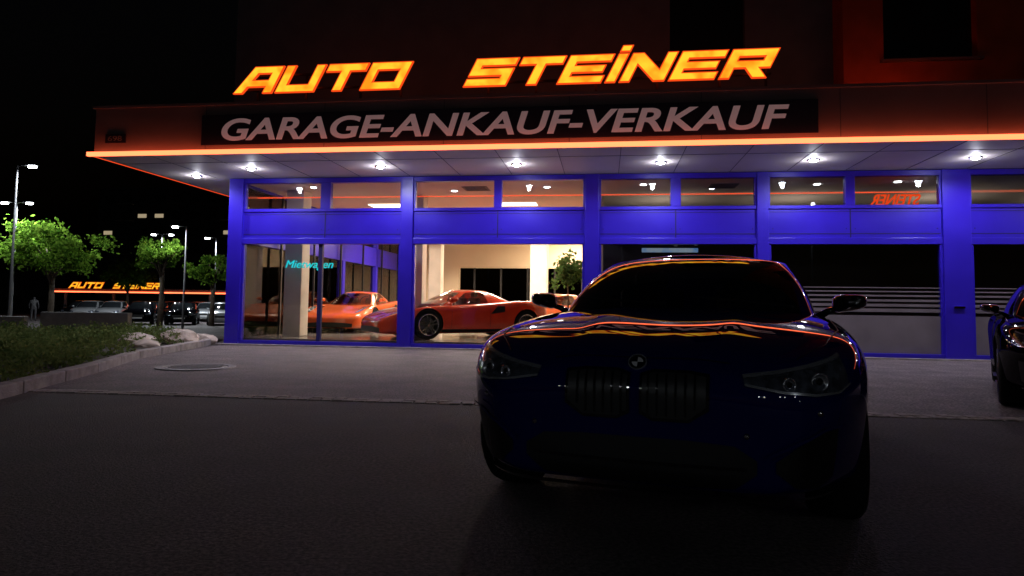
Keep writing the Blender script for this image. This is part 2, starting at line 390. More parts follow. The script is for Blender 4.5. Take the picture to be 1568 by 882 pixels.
# ---------------------------------------------------------------- lettering
W=1.52
G={'A':([(0,0),(.38,1),(W,1),(W,0),(1.2,0),(1.2,.25),(.42,.25),(.32,0)],[(.50,.47),(.61,.77),(1.2,.77),(1.2,.47)]),
'U':([(0,0),(0,1),(.31,1),(.31,.25),(1.21,.25),(1.21,1),(W,1),(W,0)],None),
'T':([(0,1),(W,1),(W,.75),(.92,.75),(.92,0),(.6,0),(.6,.75),(0,.75)],None),
'O':([(0,0),(0,1),(W,1),(W,0)],[(.31,.25),(.31,.75),(1.21,.75),(1.21,.25)]),
'S':([(0,0),(0,.24),(1.21,.24),(1.21,.38),(0,.38),(0,1),(W,1),(W,.76),(.31,.76),(.31,.62),(W,.62),(W,0)],None),
'E':([(0,0),(0,1),(W,1),(W,.78),(.31,.78),(.31,.61),(1.4,.61),(1.4,.39),(.31,.39),(.31,.22),(W,.22),(W,0)],None),
'N':([(0,0),(0,1),(.36,1),(1.21,.36),(1.21,1),(W,1),(W,0),(1.16,0),(.31,.64),(.31,0)],None),
'R':([(0,0),(0,1),(W,1),(W,.36),(1.12,.36),(W,0),(1.1,0),(.7,.36),(.31,.36),(.31,0)],[(.31,.58),(.31,.77),(1.21,.77),(1.21,.58)]),
'i':([(0,0),(0,1.0),(.31,1.0),(.31,0)],None),'.':([(0,1.12),(0,1.3),(.31,1.3),(.31,1.12)],None)}
def offs(poly,d):
    n=len(poly);A=sum(poly[i][0]*poly[(i+1)%n][1]-poly[(i+1)%n][0]*poly[i][1] for i in range(n))
    sg=1 if A>0 else -1;r=[]
    for i in range(n):
        p0=Vector(poly[i-1]);p1=Vector(poly[i]);p2=Vector(poly[(i+1)%n])
        a=(p1-p0).normalized();b=(p2-p1).normalized()
        na=Vector((a.y,-a.x))*sg;nb=Vector((b.y,-b.x))*sg
        m=(na+nb);k=d/max(.45,(1+na.dot(nb)));r.append(tuple(p1+m*k))
    return r
def word(name,wd,x0,x1,z0,h,y,parent,sc=1):
    tot=0;sp=.19
    for i,ch in enumerate(wd): tot+=(.31 if ch=='i' else W)+(sp if i<len(wd)-1 else 0)
    slant=.5;k=(x1-x0-slant*h)/tot
    for nm,d,ext,yy,mat in (('edge',.016,.025,y,M['letr']),('face',-.004,.012,y-.02,M['lety'])):
        c=bpy.data.curves.new(name+nm,'CURVE');c.dimensions='2D';c.fill_mode='BOTH';c.extrude=ext
        x=0
        for ch in wd:
            gl2=[G[ch]]+([G['.']] if ch=='i' else [])
            for o_,h_ in gl2:
                for pl_,sgn in ((o_,1),(h_,-1)):
                    if not pl_:continue
                    pts=[(x0+(x+px)*k+slant*h*py,z0+py*h) for px,py in pl_]
                    pts=offs(pts,d*sgn)
                    s=c.splines.new('POLY');s.points.add(len(pts)-1);s.use_cyclic_u=True
                    for q,p in zip(s.points,pts):q.co=(p[0],p[1],0,1)
            x+=(.31 if ch=='i' else W)+sp
        o=bpy.data.objects.new('t',c);COL.objects.link(o);me=evalmesh(o);bpy.data.objects.remove(o)
        me.materials.clear();me.materials.append(mat)
        obj(name+'_'+nm,me,parent,(0,yy,0),(math.pi/2,0,0))
NS=empty('neon_letter_sign',BO,BR)
c0=-1.45
word('first_word','AUTO',c0+2.80,c0+6.38,5.03,.5,-2.3,NS)
word('second_word','STEiNER',c0+7.38,c0+13.02,5.03,.5,-2.3,NS)
mb=MB()
mb.box(c0+2.9,c0+6.2,-2.22,-2.18,5.10,5.14);mb.box(c0+7.4,c0+12.9,-2.22,-2.18,5.10,5.14)
mb.box(c0+3.2,c0+6.3,-2.22,-2.18,5.38,5.42);mb.box(c0+7.7,c0+12.9,-2.22,-2.18,5.38,5.42)
for x in (3.2,4.2,5.3,6.1,7.8,8.7,9.8,10.9,12,12.8): mb.box(c0+x,c0+x+.04,-2.18,-2.14,4.66,5.42)
mb.out('support_rails',M['black'],NS)
FS=empty('fascia_sign',BO,BR)
bx('panel',M['signpanel'],FS,c0+2.28,c0+13.59,-2.53,-2.506,3.965,4.55,bevel=.004)
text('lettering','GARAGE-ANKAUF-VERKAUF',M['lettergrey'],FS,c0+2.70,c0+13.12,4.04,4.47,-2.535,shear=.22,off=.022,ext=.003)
# ---------------------------------------------------------------- cars
def wheel(parent,x,y,side,r,rimmat,w=.24):
    t=MB();t.lathe([(r*.70,-w/2),(r*.9,-w/2),(r*.97,-w*.42),(r,-w*.3),(r,w*.3),(r*.97,w*.42),(r*.9,w/2),(r*.70,w/2),(r*.68,0),(r*.70,-w/2)],40,'y')
    o=t.out('tyre',M['rubber'],parent,smooth=True);o.location=(x,y,r)
    m=MB();m.lathe([(r*.74,w*.5),(r*.72,w*.52),(r*.67,w*.48),(r*.66,w*.2),(r*.66,-w*.4)],40,'y')
    m.lathe([(0,w*.47),(r*.12,w*.46),(r*.15,w*.38),(r*.15,w*.1)],20,'y')
    for k in range(5):
        for dd in (-.13,.13):
            a=2*math.pi*k/5+dd+.3;a2=2*math.pi*k/5+dd*1.5+.3
            c,s=math.cos(a2),math.sin(a2);ci,si=math.cos(a),math.sin(a)
            n=len(m.v);px,pz=-s,c
            for (rr,hw,cc,ss) in ((r*.08,.022,ci,si),(r*.69,.017,c,s)):
                for yy in (w*.28,w*.44):
                    for q in (-1,1): m.v.append((rr*cc+px*hw*q,yy,rr*ss+pz*hw*q))
            m.f+=[(n,n+1,n+5,n+4),(n+2,n+6,n+7,n+3),(n,n+4,n+6,n+2),(n+1,n+3,n+7,n+5)]
    o=m.out('rim',rimmat,parent);o.location=(x,y,r);o.rotation_euler=(0,0,0 if side>0 else math.pi)
    bd=MB();bd.lathe([(0,0.0),(r*.5,0.0),(r*.5,.02),(0,.02)],28,'y');o=bd.out('brake_disc',M['iron'],parent);o.location=(x,y,r)
COUPE=dict(L=4.67,st=[(0,.63,.59,.42,.30),(.04,.70,.65,.60,.25),(.06,.715,.66,.64,.24),(.17,.775,.725,.765,.225),(.35,.825,.785,.86,.22),(.55,.862,.82,.912,.20),(.85,.905,.85,.932,.18),
 (1.3,.955,.885,.925,.17),(1.75,.965,.895,.92,.17),(2.4,.96,.90,.915,.17),(3.1,.96,.92,.93,.17),(3.6,.985,.93,.945,.18),(4.1,1.0,.93,.92,.2),(4.42,1.0,.9,.86,.24),(4.6,.95,.85,.76,.3),(4.67,.86,.78,.62,.38)],
 base=[(1.20,0,.94),(1.28,.46,.93),(1.42,.70,.91),(1.50,.755,.905),(2.3,.79,.915),(2.95,.79,.92),(3.45,.70,.95),(3.75,.55,.975),(3.95,0,.99)],
 roof=[(2.08,0,1.305),(2.11,.38,1.295),(2.18,.55,1.275),(2.24,.58,1.27),(2.6,.60,1.305),(2.9,.59,1.295),(3.12,.54,1.27),(3.22,.42,1.26),(3.3,0,1.28)],
 crown=.03,wx=(.83,3.64),r=.338,ry=.775,arch=.372,wbul=.078)
SPORT=dict(L=4.53,st=[(0,.40,.37,.55,.2),(.05,.48,.45,.76,.14),(.22,.56,.55,.89,.12),(.6,.64,.70,.955,.12),(1.1,.71,.80,.975,.12),(1.5,.80,.79,.955,.12),(2.0,.84,.80,.94,.13),
 (2.7,.87,.85,.95,.13),(3.3,.92,.92,.975,.14),(3.8,.93,.95,.98,.15),(4.2,.91,.91,.95,.2),(4.45,.87,.85,.86,.28),(4.53,.79,.77,.72,.36)],
 base=[(1.28,0,.77),(1.38,.42,.78),(1.62,.66,.79),(1.72,.70,.79),(2.3,.74,.83),(2.8,.72,.86),(3.3,.66,.88),(3.6,.5,.89),(3.9,0,.89)],
 roof=[(2.08,0,1.165),(2.11,.3,1.155),(2.2,.43,1.135),(2.27,.46,1.13),(2.5,.49,1.17),(2.75,.48,1.165),(2.95,.45,1.13),(3.0,.38,1.12),(3.05,0,1.13)],
 crown=.035,wx=(1.13,3.78),r=.345,ry=.84,arch=.375,wbul=.03)
HATCH=dict(L=4.3,st=[(0,.62,.56,.52,.27),(.05,.74,.64,.68,.2),(.2,.84,.75,.80,.17),(.5,.93,.82,.88,.17),(.9,.98,.88,.90,.18),(1.3,1.0,.92,.90,.18),(2.2,1.0,.95,.90,.18),(3.2,1.02,.97,.90,.18),(3.9,1.02,.97,.88,.2),(4.2,1.0,.93,.82,.26),(4.3,.9,.8,.68,.36)],
 base=[(1.0,0,.98),(1.08,.46,.97),(1.25,.68,.95),(1.33,.74,.94),(2.2,.78,.96),(3.1,.77,.97),(3.8,.72,.98),(4.05,.6,.99),(4.2,0,1.0)],
 roof=[(1.85,0,1.42),(1.88,.36,1.41),(1.95,.53,1.39),(2.02,.56,1.39),(2.5,.6,1.44),(3.1,.6,1.43),(3.5,.57,1.4),(3.65,.48,1.38),(3.72,0,1.39)],
 crown=.04,wx=(.82,3.45),r=.32,ry=.78,arch=.36,wbul=.03)
def carparts(spec,paint,glass,E,detail=2,kind='coupe',rim=None):
    rim=rim or M['rim']
    lv=detail
    V=[];F=[]
    def half(d,zt,zs,hw,zb):
        dz=zs-zb
        dome=(.012 if .1<d<1.4 else 0) if kind=='coupe' else 0
        lo=.93 if (kind=='coupe' and d<.4) else .985
        return [(0,zt),(.26*hw,zt+dome*.7),(.36*hw,zt+dome*.8),(.45*hw,zt-.004),(.64*hw,zt-.010+(zs-zt)*.12),(.84*hw,zs+(zt-zs)*.42),(.955*hw,zs-.012),(1.0*hw,zs-dz*.22),(.985*hw,zs-dz*.5),(lo*hw,zs-dz*.8),(.95*lo*hw,zb),(.5*hw,zb),(0,zb)]
    rings=[]
    for st in spec['st']:
        h=half(*st);ring=[]
        for (y,z) in h:ring.append((-st[0],y,z))
        for (y,z) in h[1:-1][::-1]:ring.append((-st[0],-y,z))
        rings.append(ring)
    n=len(rings[0]);hn=13
    for r in rings:V+=r
    for j in range(len(rings)-1):
        for i in range(n):
            F.append((j*n+i,j*n+(i+1)%n,(j+1)*n+(i+1)%n,(j+1)*n+i))
    def capf(b,flip):
        mir=lambda i:b+((n-i)%n)
        for i in range(hn-1):
            q=[b+i,b+i+1,mir(i+1),mir(i)]
            u=[]
            for k in q:
                if k not in u:u.append(k)
            F.append(tuple(u[::-1] if flip else u))
    capf(0,True);capf((len(rings)-1)*n,False)
    me=mesh('body',V,F,[paint,M['black']],smooth=True)
    bm=bmesh.new();bm.from_mesh(me);bmesh.ops.recalc_face_normals(bm,faces=bm.faces);bm.to_mesh(me);bm.free()
    sm=subdiv_mesh(me,lv)
    bvh=BVHTree.FromPolygons([v.co.copy() for v in sm.vertices],[tuple(p.vertices) for p in sm.polygons])
    cut=[]
    for wx in spec['wx']:
        for sy in (1,-1):
            c=MB();seg=36;R=spec['arch'];zc=spec['r']+.01
            for yy in (sy*.58,sy*1.2):
                for k in range(seg):
                    t=2*math.pi*k/seg;c.v.append((-wx+R*math.cos(t),yy,zc+R*math.sin(t)))
            c.f+=[(k,(k+1)%seg,seg+(k+1)%seg,seg+k) for k in range(seg)]+[tuple(range(seg))[::-1],tuple(range(seg,2*seg))]
            cm=mesh('c',c.v,c.f,[paint,M['black']],mi=[1]*len(c.f))
            b2=bmesh.new();b2.from_mesh(cm);bmesh.ops.recalc_face_normals(b2,faces=b2.faces);b2.to_mesh(cm);b2.free()
            co=bpy.data.objects.new('cut',cm);COL.objects.link(co);cut.append(co)
    bpy.context.view_layer.update()
    fm=subdiv_mesh(sm,0,cut)
    for c in cut:bpy.data.objects.remove(c)
    sharpen(fm);obj('body',fm,E)
    # greenhouse
    B=spec['base'];R=spec['roof'];m=len(B);V=[];F=[];MI=[];full=2*m-2
    lvls=[0,.35,.7,.95,1]
    for t in lvls:
        h=[]
        for qi,(b,r) in enumerate(zip(B,R)):
            bul=math.sin(math.pi*t)*.03
            x=b[0]+(r[0]-b[0])*t;y=b[1]+(r[1]-b[1])*t;z=b[2]+(r[2]-b[2])*t
            if b[1]>.6:y+=bul*1.0
            if qi<=2: z+=math.sin(math.pi*t)*spec['wbul']*(1 if qi<2 else .6)
            else: z+=bul*(1 if b[1]<.6 else .2)
            h.append((x,y,z))
        V+=[(-x,y,z) for x,y,z in h]+[(-x,-y,z) for x,y,z in h[1:-1][::-1]]
    segm=[0,0,1,0,0,1,1,0]
    for j in range(len(lvls)-1):
        for i in range(full):
            si=i if i<m-1 else full-1-i
            F.append((j*full+i,j*full+(i+1)%full,(j+1)*full+(i+1)%full,(j+1)*full+i))
            g=segm[si]
            MI.append(0 if (g==1 or j==len(lvls)-2) else 1)
    top=(len(lvls)-1)*full
    mids=[];q1=[];q2=[]
    for i in range(m):
        x,y,z=R[i]
        cr=spec['crown']*(math.sin(math.pi*i/(m-1))**.5 if 0<i<m-1 else 0)
        if i in (0,m-1):
            mids.append(top+(0 if i==0 else m-1));q1.append(mids[-1]);q2.append(mids[-1])
        else:
            V.append((-(x*.6+.4*(R[0][0] if i<m/2 else R[-1][0])),0,max(z,R[0][2])+cr));mids.append(len(V)-1)
            V.append((-(x*.85+.15*(R[0][0] if i<m/2 else R[-1][0])),y*.55,max(z,R[0][2]-.01)+cr*.75));q1.append(len(V)-1)
            V.append((V[-1][0],-y*.55,V[-1][2]));q2.append(len(V)-1)
    def addf(ids):
        u=[]
        for k in ids:
            if k not in u:u.append(k)
        if len(u)>2:F.append(tuple(u));MI.append(0)
    for i in range(m-1):
        mir=lambda k:top+((full-k)%full)
        addf([top+i,top+i+1,q1[i+1],q1[i]]);addf([q1[i],q1[i+1],mids[i+1],mids[i]])
        addf([mids[i],mids[i+1],q2[i+1],q2[i]]);addf([q2[i],q2[i+1],mir(i+1),mir(i)])
    gm=mesh('cabin',V,F,[paint,glass],mi=MI,smooth=True)
    b2=bmesh.new();b2.from_mesh(gm);bmesh.ops.recalc_face_normals(b2,faces=b2.faces);b2.to_mesh(gm);b2.free()
    obj('cabin',subdiv_mesh(gm,lv),E)
    for wx in spec['wx']:
        for sy in (1,-1): wheel(E,-wx,sy*spec['ry'],sy,spec['r'],rim)
    def fpatch(name,cols,mat,off=.004,sides=(1,-1),ang=25,n1=5,n2=6):
        for sy in sides:
            vv=[];ff=[];C=[]
            for a,b in zip(cols[:-1],cols[1:]):
                for k in range(n1):
                    t=k/n1;C.append(tuple(a[q]+(b[q]-a[q])*t for q in range(3)))
            C.append(cols[-1])
            aa=math.radians(ang)
            for (y,z0,z1) in C:
                for k in range(n2+1):
                    z=z0+(z1-z0)*k/n2
                    sg=1 if y*sy>0 else -1
                    a3=aa*min(1,abs(y)/.3)
                    dr=Vector((-math.cos(a3),-sg*math.sin(a3),0))
                    o=Vector((-.15,y*sy,z))-dr*2
                    h=bvh.ray_cast(o,dr)
                    p=h[0]+(h[1] if h[1].dot(dr)<0 else -h[1])*off if h[0] else Vector((-.15,y*sy,z))
                    vv.append(tuple(p))
            for i in range(len(C)-1):
                for k in range(n2):
                    q=i*(n2+1)+k;ff.append((q,q+n2+1,q+n2+2,q+1))
            me=mesh(name,vv,ff,[mat],smooth=True);obj(name,me,E)
    def tpatch(name,cols,mat,off=.003,n1=8,n2=1,sides=(1,-1)):
        for sy in sides:
            vv=[];ff=[];C=[]
            for a,b in zip(cols[:-1],cols[1:]):
                for k in range(n1):
                    t=k/n1;C.append(tuple(a[q]+(b[q]-a[q])*t for q in range(3)))
            C.append(cols[-1])
            for (d,y0,y1) in C:
                for k in range(n2+1):
                    y=(y0+(y1-y0)*k/n2)*sy
                    h=bvh.ray_cast(Vector((-d,y,3)),Vector((0,0,-1)))
                    vv.append(tuple(h[0]+Vector((0,0,off))) if h[0] else (-d,y,.6))
            for i in range(len(C)-1):
                for k in range(n2):
                    q=i*(n2+1)+k;ff.append((q,q+n2+1,q+n2+2,q+1))
            obj(name,mesh(name,vv,ff,[mat],smooth=True),E)
    def frontpt(y,z,off=.01,ang=25):
        sg=1 if y>0 else -1;a=math.radians(ang)*min(1,abs(y)/.3)
        dr=Vector((-math.cos(a),-sg*math.sin(a),0));h=bvh.ray_cast(Vector((-.15,y,z))-dr*2,dr)
        return (h[0]-dr*off,-dr) if h[0] else (Vector((-.1,y,z)),-dr)
    mz={'coupe':.995,'sport':.93,'hatch':1.05}[kind];mx={'coupe':1.66,'sport':1.75,'hatch':1.45}[kind]
    for sy in (1,-1):
        c=MB()
        prof=[(-.085,.02,.022),(-.07,.06,.034),(-.03,.088,.046),(.02,.095,.050),(.06,.09,.047),(.062,.08,.042)]
        for (xx,a,b) in prof:
            for k in range(16):
                t=2*math.pi*k/16;cx=abs(math.cos(t))**.6*math.copysign(1,math.cos(t));cz=abs(math.sin(t))**.6*math.copysign(1,math.sin(t))
                c.v.append((-mx-xx-.03*cx*sy,sy*.935+a*cx,mz+b*cz*(1.0-.18*cx*sy)+.010*cx*sy))
        for j in range(len(prof)-1):
            for k in range(16): c.f.append((j*16+k,j*16+(k+1)%16,j*16+16+(k+1)%16,j*16+16+k))
        c.f.append(tuple(range(16)));c.f.append(tuple(range(80,96)))
        mo=c.out('door_mirror',paint if kind!='coupe' else M['blackgloss'],E,smooth=True)
        st=MB();st.tube([(-mx-.05,sy*.76,mz-.09),(-mx-.02,sy*.82,mz-.05),(-mx,sy*.89,mz-.03)],[.026,.02,.016],8);st.out('mirror_stalk',M['blackgloss'],E,smooth=True)
    if kind in('coupe','hatch'):
        if kind=='coupe':
            hl=[(.36,.655,.690),(.5,.634,.705),(.64,.624,.727),(.76,.632,.750),(.835,.662,.770)]
        else:
            hl=[(.42,.62,.70),(.6,.6,.73),(.8,.62,.77)]
        fpatch('headlamp',hl,M['lens'],.006)
        if detail>=2 and kind=='coupe':
            fpatch('headlamp_brow',[(a,c-.010,c+.002) for a,b,c in hl],M['lampsilver'],.012,n2=2)
            fpatch('headlamp_lower_trim',[(a,b-.002,b+.007) for a,b,c in hl],M['lampsilver'],.012,n2=2)
            for sy in (1,-1):
                for yy,zz,rr in ((.53,.667,.026),(.67,.677,.034)):
                    p,nrm=frontpt(yy*sy,zz,.006)
                    t=MB();seg=24;
                    t.lathe([(rr,0),(rr,.010),(rr*.88,.012),(rr*.86,0),(rr*.5,-.002)],seg)
                    o=t.out('headlamp_ring',M['lampsilver'],E,smooth=True);o.location=p
                    o.rotation_mode='QUATERNION';o.rotation_quaternion=nrm.to_track_quat('Z','Y')
                    t=MB();t.lathe([(rr*.5,.0),(rr*.35,.012),(0,.016)],20)
                    o=t.out('headlamp_projector',M['blackgloss'],E,smooth=True);o.location=p
                    o.rotation_mode='QUATERNION';o.rotation_quaternion=nrm.to_track_quat('Z','Y')
            kg=[(.03,.545,.672),(.07,.52,.688),(.21,.52,.688),(.275,.57,.678)]
            fpatch('kidney_grille_frame',[(a-.010 if i==0 else (a+.012 if i==3 else a),b-.012,c+.012) for i,(a,b,c) in enumerate(kg)],M['blackgloss'],.010,ang=0)
            fpatch('kidney_grille',kg,M['black'],.014,ang=0)
            for sl in range(6):
                y=.05+sl*.036
                fpatch('grille_slat',[(y,.53 if y<.2 else .56,.682),(y+.007,.53 if y<.2 else .56,.682)],M['blackgloss'],.022,ang=0,n1=1,n2=8)
            fpatch('lower_intake',[(-.44,.33,.38),(-.36,.27,.43),(-.2,.26,.44),(.2,.26,.44),(.36,.27,.43),(.44,.33,.38)],M['black'],.005,sides=(1,),ang=8)
            fpatch('side_intake',[(.47,.34,.38),(.56,.28,.44),(.68,.27,.49),(.76,.31,.50)],M['black'],.005)
            fpatch('intake_blade',[(.44,.395,.41),(.56,.455,.468),(.68,.505,.515),(.77,.515,.522)],paint,.025,n2=2)
            fpatch('intake_fin',[(.60,.28,.46),(.608,.28,.46)],M['blackgloss'],.025,n1=1)
            fpatch('intake_bar',[(-.40,.345,.355),(0,.34,.352),(.40,.345,.355)],M['blackgloss'],.02,sides=(1,),n2=2,ang=8)
            fpatch('splitter',[(-.76,.255,.268),(-.4,.245,.26),(0,.243,.258),(.4,.245,.26),(.76,.255,.268)],M['blackgloss'],.03,sides=(1,),n2=2)
            for yy,zz in ((-.66,.56),(-.36,.47),(.36,.47),(.66,.56)):
                p,nrm=frontpt(yy,zz,.001);t=MB();t.lathe([(.012,0),(.011,.004),(0,.004)],16)
                o=t.out('parking_sensor',M['chrome'],E,smooth=True);o.location=p;o.rotation_mode='QUATERNION';o.rotation_quaternion=nrm.to_track_quat('Z','Y')
            tpatch('bonnet_shut_line',[(.19,.60,.606),(.4,.72,.726),(.8,.80,.806),(1.25,.80,.806)],M['black'],.002)
            tpatch('bonnet_front_seam',[(.105,-.36,.36),(.111,-.36,.36)],M['black'],.003,n1=1,n2=24,sides=(1,))
            h=bvh.ray_cast(Vector((-.075,0,3)),Vector((0,0,-1)))
            p=h[0];nr=Vector((.78,0,.62)).normalized()
            t=MB();t.lathe([(0,.006),(.037,.006),(.039,.004),(.039,-.02)],32);o=t.out('bonnet_badge',M['blackgloss'],E,smooth=False)
            t2=MB();t2.lathe([(.034,.0061),(.0335,.010),(.038,.010),(.0395,.004)],32);o2=t2.out('badge_ring',M['lampsilver'],E)
            t3=MB()
            for k0 in (0,2):
                n_=len(t3.v);t3.v.append((0,0,.0075))
                for k in range(9):
                    a=(k0+k/8)*math.pi/2;t3.v.append((.023*math.cos(a),.023*math.sin(a),.0075))
                for k in range(8):t3.f.append((n_,n_+1+k,n_+2+k))
            o3=t3.out('badge_quarters',M['whitepaint'],E)
            for q in (o,o2,o3):
                q.location=p+nr*.004;q.rotation_mode='QUATERNION';q.rotation_quaternion=nr.to_track_quat('Z','Y')
            for (a,b) in (((-1.22,.62,.965),(-1.40,-.02,1.03)),((-1.22,-.05,.975),(-1.42,-.62,1.01))):
                t=MB();t.tube([a,b],[.009,.006],6);t.out('wiper',M['black'],E)
        else:
            fpatch('grille',[(-.36,.5,.62),(0,.48,.63),(.36,.5,.62)],M['black'],.01,sides=(1,))
            fpatch('number_plate',[(-.26,.4,.48),(.26,.4,.48)],M['whitepaint'],.02,sides=(1,))
    if kind=='sport':
        tpatch('headlamp',[(.28,.66,.72),(.45,.66,.80),(.7,.68,.83),(.95,.74,.80)],M['lampsilver'],.006,n2=5)
        fpatch('lower_intake',[(-.62,.17,.27),(-.2,.16,.30),(.2,.16,.30),(.62,.17,.27)],M['black'],.006,sides=(1,))
        tpatch('bonnet_shut_line',[(.5,.45,.458),(.9,.55,.558),(1.3,.56,.568)],M['black'],.003)
    def spatch(name,quad,mat,off=.004,n=6):
        for sy in (1,-1):
            vv=[];ff=[]
            for i in range(n+1):
                for k in range(n+1):
                    s_,t_=i/n,k/n
                    a=Vector(quad[0]).lerp(Vector(quad[1]),s_);b=Vector(quad[3]).lerp(Vector(quad[2]),s_);p=a.lerp(b,t_)
                    h=bvh.ray_cast(Vector((-p.x,sy*3,p.y)),Vector((0,-sy,0)))
                    vv.append(tuple(h[0]+Vector((0,sy*off,0))) if h[0] else (-p.x,sy*.9,p.y))
            for i in range(n):
                for k in range(n):
                    q=i*(n+1)+k;ff.append((q,q+n+1,q+n+2,q+1))
            obj(name,mesh(name,vv,ff,[mat],smooth=True),E)
    x0,x1={'coupe':(1.5,2.9),'sport':(1.72,2.75),'hatch':(1.35,2.4)}[kind]
    zt=.84 if kind!='sport' else .76
    for x in (x0,x1): spatch('door_shut_line',[(x,.28),(x+.008,.28),(x+.008,zt),(x,zt)],M['black'],.002)
    spatch('sill',[(x0-.25,.17),(x1+.3,.17),(x1+.3,.24),(x0-.25,.24)],M['black'],.006)
    if kind=='sport': spatch('side_scoop',[(2.75,.60),(3.15,.66),(3.15,.80),(2.95,.80)],M['black'],.005)
    if detail>=2:
        zb=.72 if kind!='sport' else .62
        sx=2.55
        for sy in (.36,-.36):
            s=MB();s.box(-sx-.1,-sx+.03,sy-.24,sy+.24,zb,zb+.38);s.box(-sx-.09,-sx+.02,sy-.13,sy+.13,zb+.385,zb+.52)
            o=s.out('seat',M['leather'],E,smooth=True);b=o.modifiers.new('b','BEVEL');b.width=.05;b.segments=4
        t=MB()
        ring=[( -1.95,.36+.18*math.cos(a*math.pi/12),zb+.24+.18*math.sin(a*math.pi/12)) for a in range(25)]
        t.tube(ring,[.014]*25,8);t.out('steering_wheel',M['leather'],E,smooth=True)
        t=MB().box(-2.08 if kind!='sport' else -2.1,-2.05 if kind!='sport' else -2.07,-.11,.11,(1.20 if kind!='sport' else 1.05),(1.26 if kind!='sport' else 1.10));t.out('interior_mirror',M['black'],E,bevel=.01)
def car(name,spec,paint,glass,front,heading,**k):
    E=empty(name,(front[0],front[1],front[2] if len(front)>2 else 0),math.atan2(heading[1],heading[0]))
    carparts(spec,paint,glass,E,**k);return E
def dup(E,name,front,heading):
    N=empty(name,front,math.atan2(heading[1],heading[0]))
    for c in E.children:
        o=c.copy();COL.objects.link(o);o.parent=N
    return N
a=math.radians(21)
car('parked_coupe',COUPE,M['bluepaint'],M['carglass'],(.495,2.75),(-math.sin(a),-math.cos(a)),detail=3,kind='coupe',rim=M['darkrim'])
a=math.radians(34)
car('parked_coupe',COUPE,M['blackpaint'],M['farglass'],(5.30,5.9),(-math.sin(a),-math.cos(a)),detail=2,kind='coupe',rim=M['darkrim'])
Fd=(-.866,-.5)
sc=car('sports_car',SPORT,M['redpaint'],M['carglass'],(-3.36,16.10,.15),Fd,detail=2,kind='sport')
sc2=car('sports_car',SPORT,M['orangepaint'],M['carglass'],(-4.98,18.6,.15),(-.136,-.99),detail=2,kind='sport')
dup(sc2,'sports_car',(-.9,20.6,.15),(-.95,-.3))
h1=car('parked_car',HATCH,M['blackpaint'],M['farglass'],(-33.5,52,gz(52)),(.2,-.98),detail=1,kind='hatch')
h2=car('parked_car',HATCH,M['silverpaint'],M['farglass'],(-29.6,50,gz(50)),(.3,-.95),detail=1,kind='hatch')
h3=car('parked_car',HATCH,M['whitepaint'],M['farglass'],(-33.6,44,gz(44)),(.98,-.2),detail=1,kind='hatch')
hs=[h1,h2,h1,h2,h3]
for i in range(10):
    x=-31.2+i*2.15
    if -30.3<x<-28.9:continue
    dup(random.choice(hs),'parked_car',(x,50+random.uniform(-.5,.5)+(i%2)*1.0,-.5),(.25+random.uniform(-.05,.05),-.96))
for i in range(8):
    dup(random.choice([h1,h3,h2]),'parked_car',(-38+i*2.6,60,-.5),(.3,-.95))
for i in range(4):
    dup(random.choice([h1,h2,h1]),'parked_car',(-23+i*2.5,42+i*.3,-.5),(.35,-.94))
# ---------------------------------------------------------------- vegetation
def leaves(pts,size,mat,name,parent=None):
    v=[];f=[]
    for p in pts:
        s=size*random.uniform(.6,1.3)
        a=Vector((random.gauss(0,1),random.gauss(0,1),random.gauss(0,1))).normalized()
        b=a.cross(Vector((random.gauss(0,1),random.gauss(0,1),random.gauss(0,1)))).normalized()
        n=len(v);p=Vector(p)
        v+=[p-a*s,p+b*s*.5,p+a*s,p-b*s*.5];f.append((n,n+1,n+2,n+3))
    return obj(name,mesh(name,v,f,[mat]),parent)
def tree(loc,cz,rx,rz,name='tree',nl=46,per=110,ls=.12,trunk=.13):
    T=empty(name,loc)
    mb=MB();h0=cz-rz*.75
    mb.tube([(0,0,-.05),(.05,.0,h0*.5),(.0,.05,h0),(.05,0,cz)],[trunk*1.3,trunk,trunk*.8,trunk*.35],9)
    cl=[]
    for i in range(nl):
        while True:
            p=Vector((random.uniform(-1,1),random.uniform(-1,1),random.uniform(-1,1)))
            if .35<p.length<1:break
        k=random.uniform(.82,1.12);cl.append(Vector((p.x*rx*k,p.y*rx*k,cz+p.z*rz*k*(1 if p.z>0 else .8))))
    for c in cl[:14]:
        m=Vector((c.x*.4,c.y*.4,h0+(c.z-h0)*.45));mb.tube([(0,0,h0*random.uniform(.75,1)),m,c],[trunk*.45,trunk*.28,.015],6)
    mb.out('trunk',M['bark'],T,smooth=True)
    pts=[]
    for c in cl:
        r=random.uniform(.14,.25)*rx
        for _ in range(per):
            d=Vector((random.gauss(0,.5),random.gauss(0,.5),random.gauss(0,.36)));pts.append(c+d*r)
    leaves(pts,ls,M['leaf'],'crown',T);return T
tree((-23.6,35,-.5),4.05,2.4,1.5,nl=74,per=90,ls=.12)
tree((-19.5,38,-.5),4.15,1.5,1.0,nl=44,per=80,ls=.105)
tree((-18.4,42,-.5),3.45,1.3,.95,nl=38,per=80,ls=.105)
tree((-27.0,33,-.5),3.3,1.2,1.1,nl=30,per=90,ls=.13)
tree((-36,64,-.5),3.9,2.2,1.3,nl=36,per=80,ls=.2)
bed=[(-4.75,6.0),(-5.5,9.1),(-6.2,11.4),(-6.75,15.2),(-7.4,18),(-13.5,18),(-11.5,13),(-9.6,9.8),(-8.2,6)]
def inside(x,y,P=bed):
    c=False;n=len(P)
    for i in range(n):
        x1,y1=P[i];x2,y2=P[(i+1)%n]
        if (y1>y)!=(y2>y) and x<(x2-x1)*(y-y1)/(y2-y1)+x1:c=not c
    return c
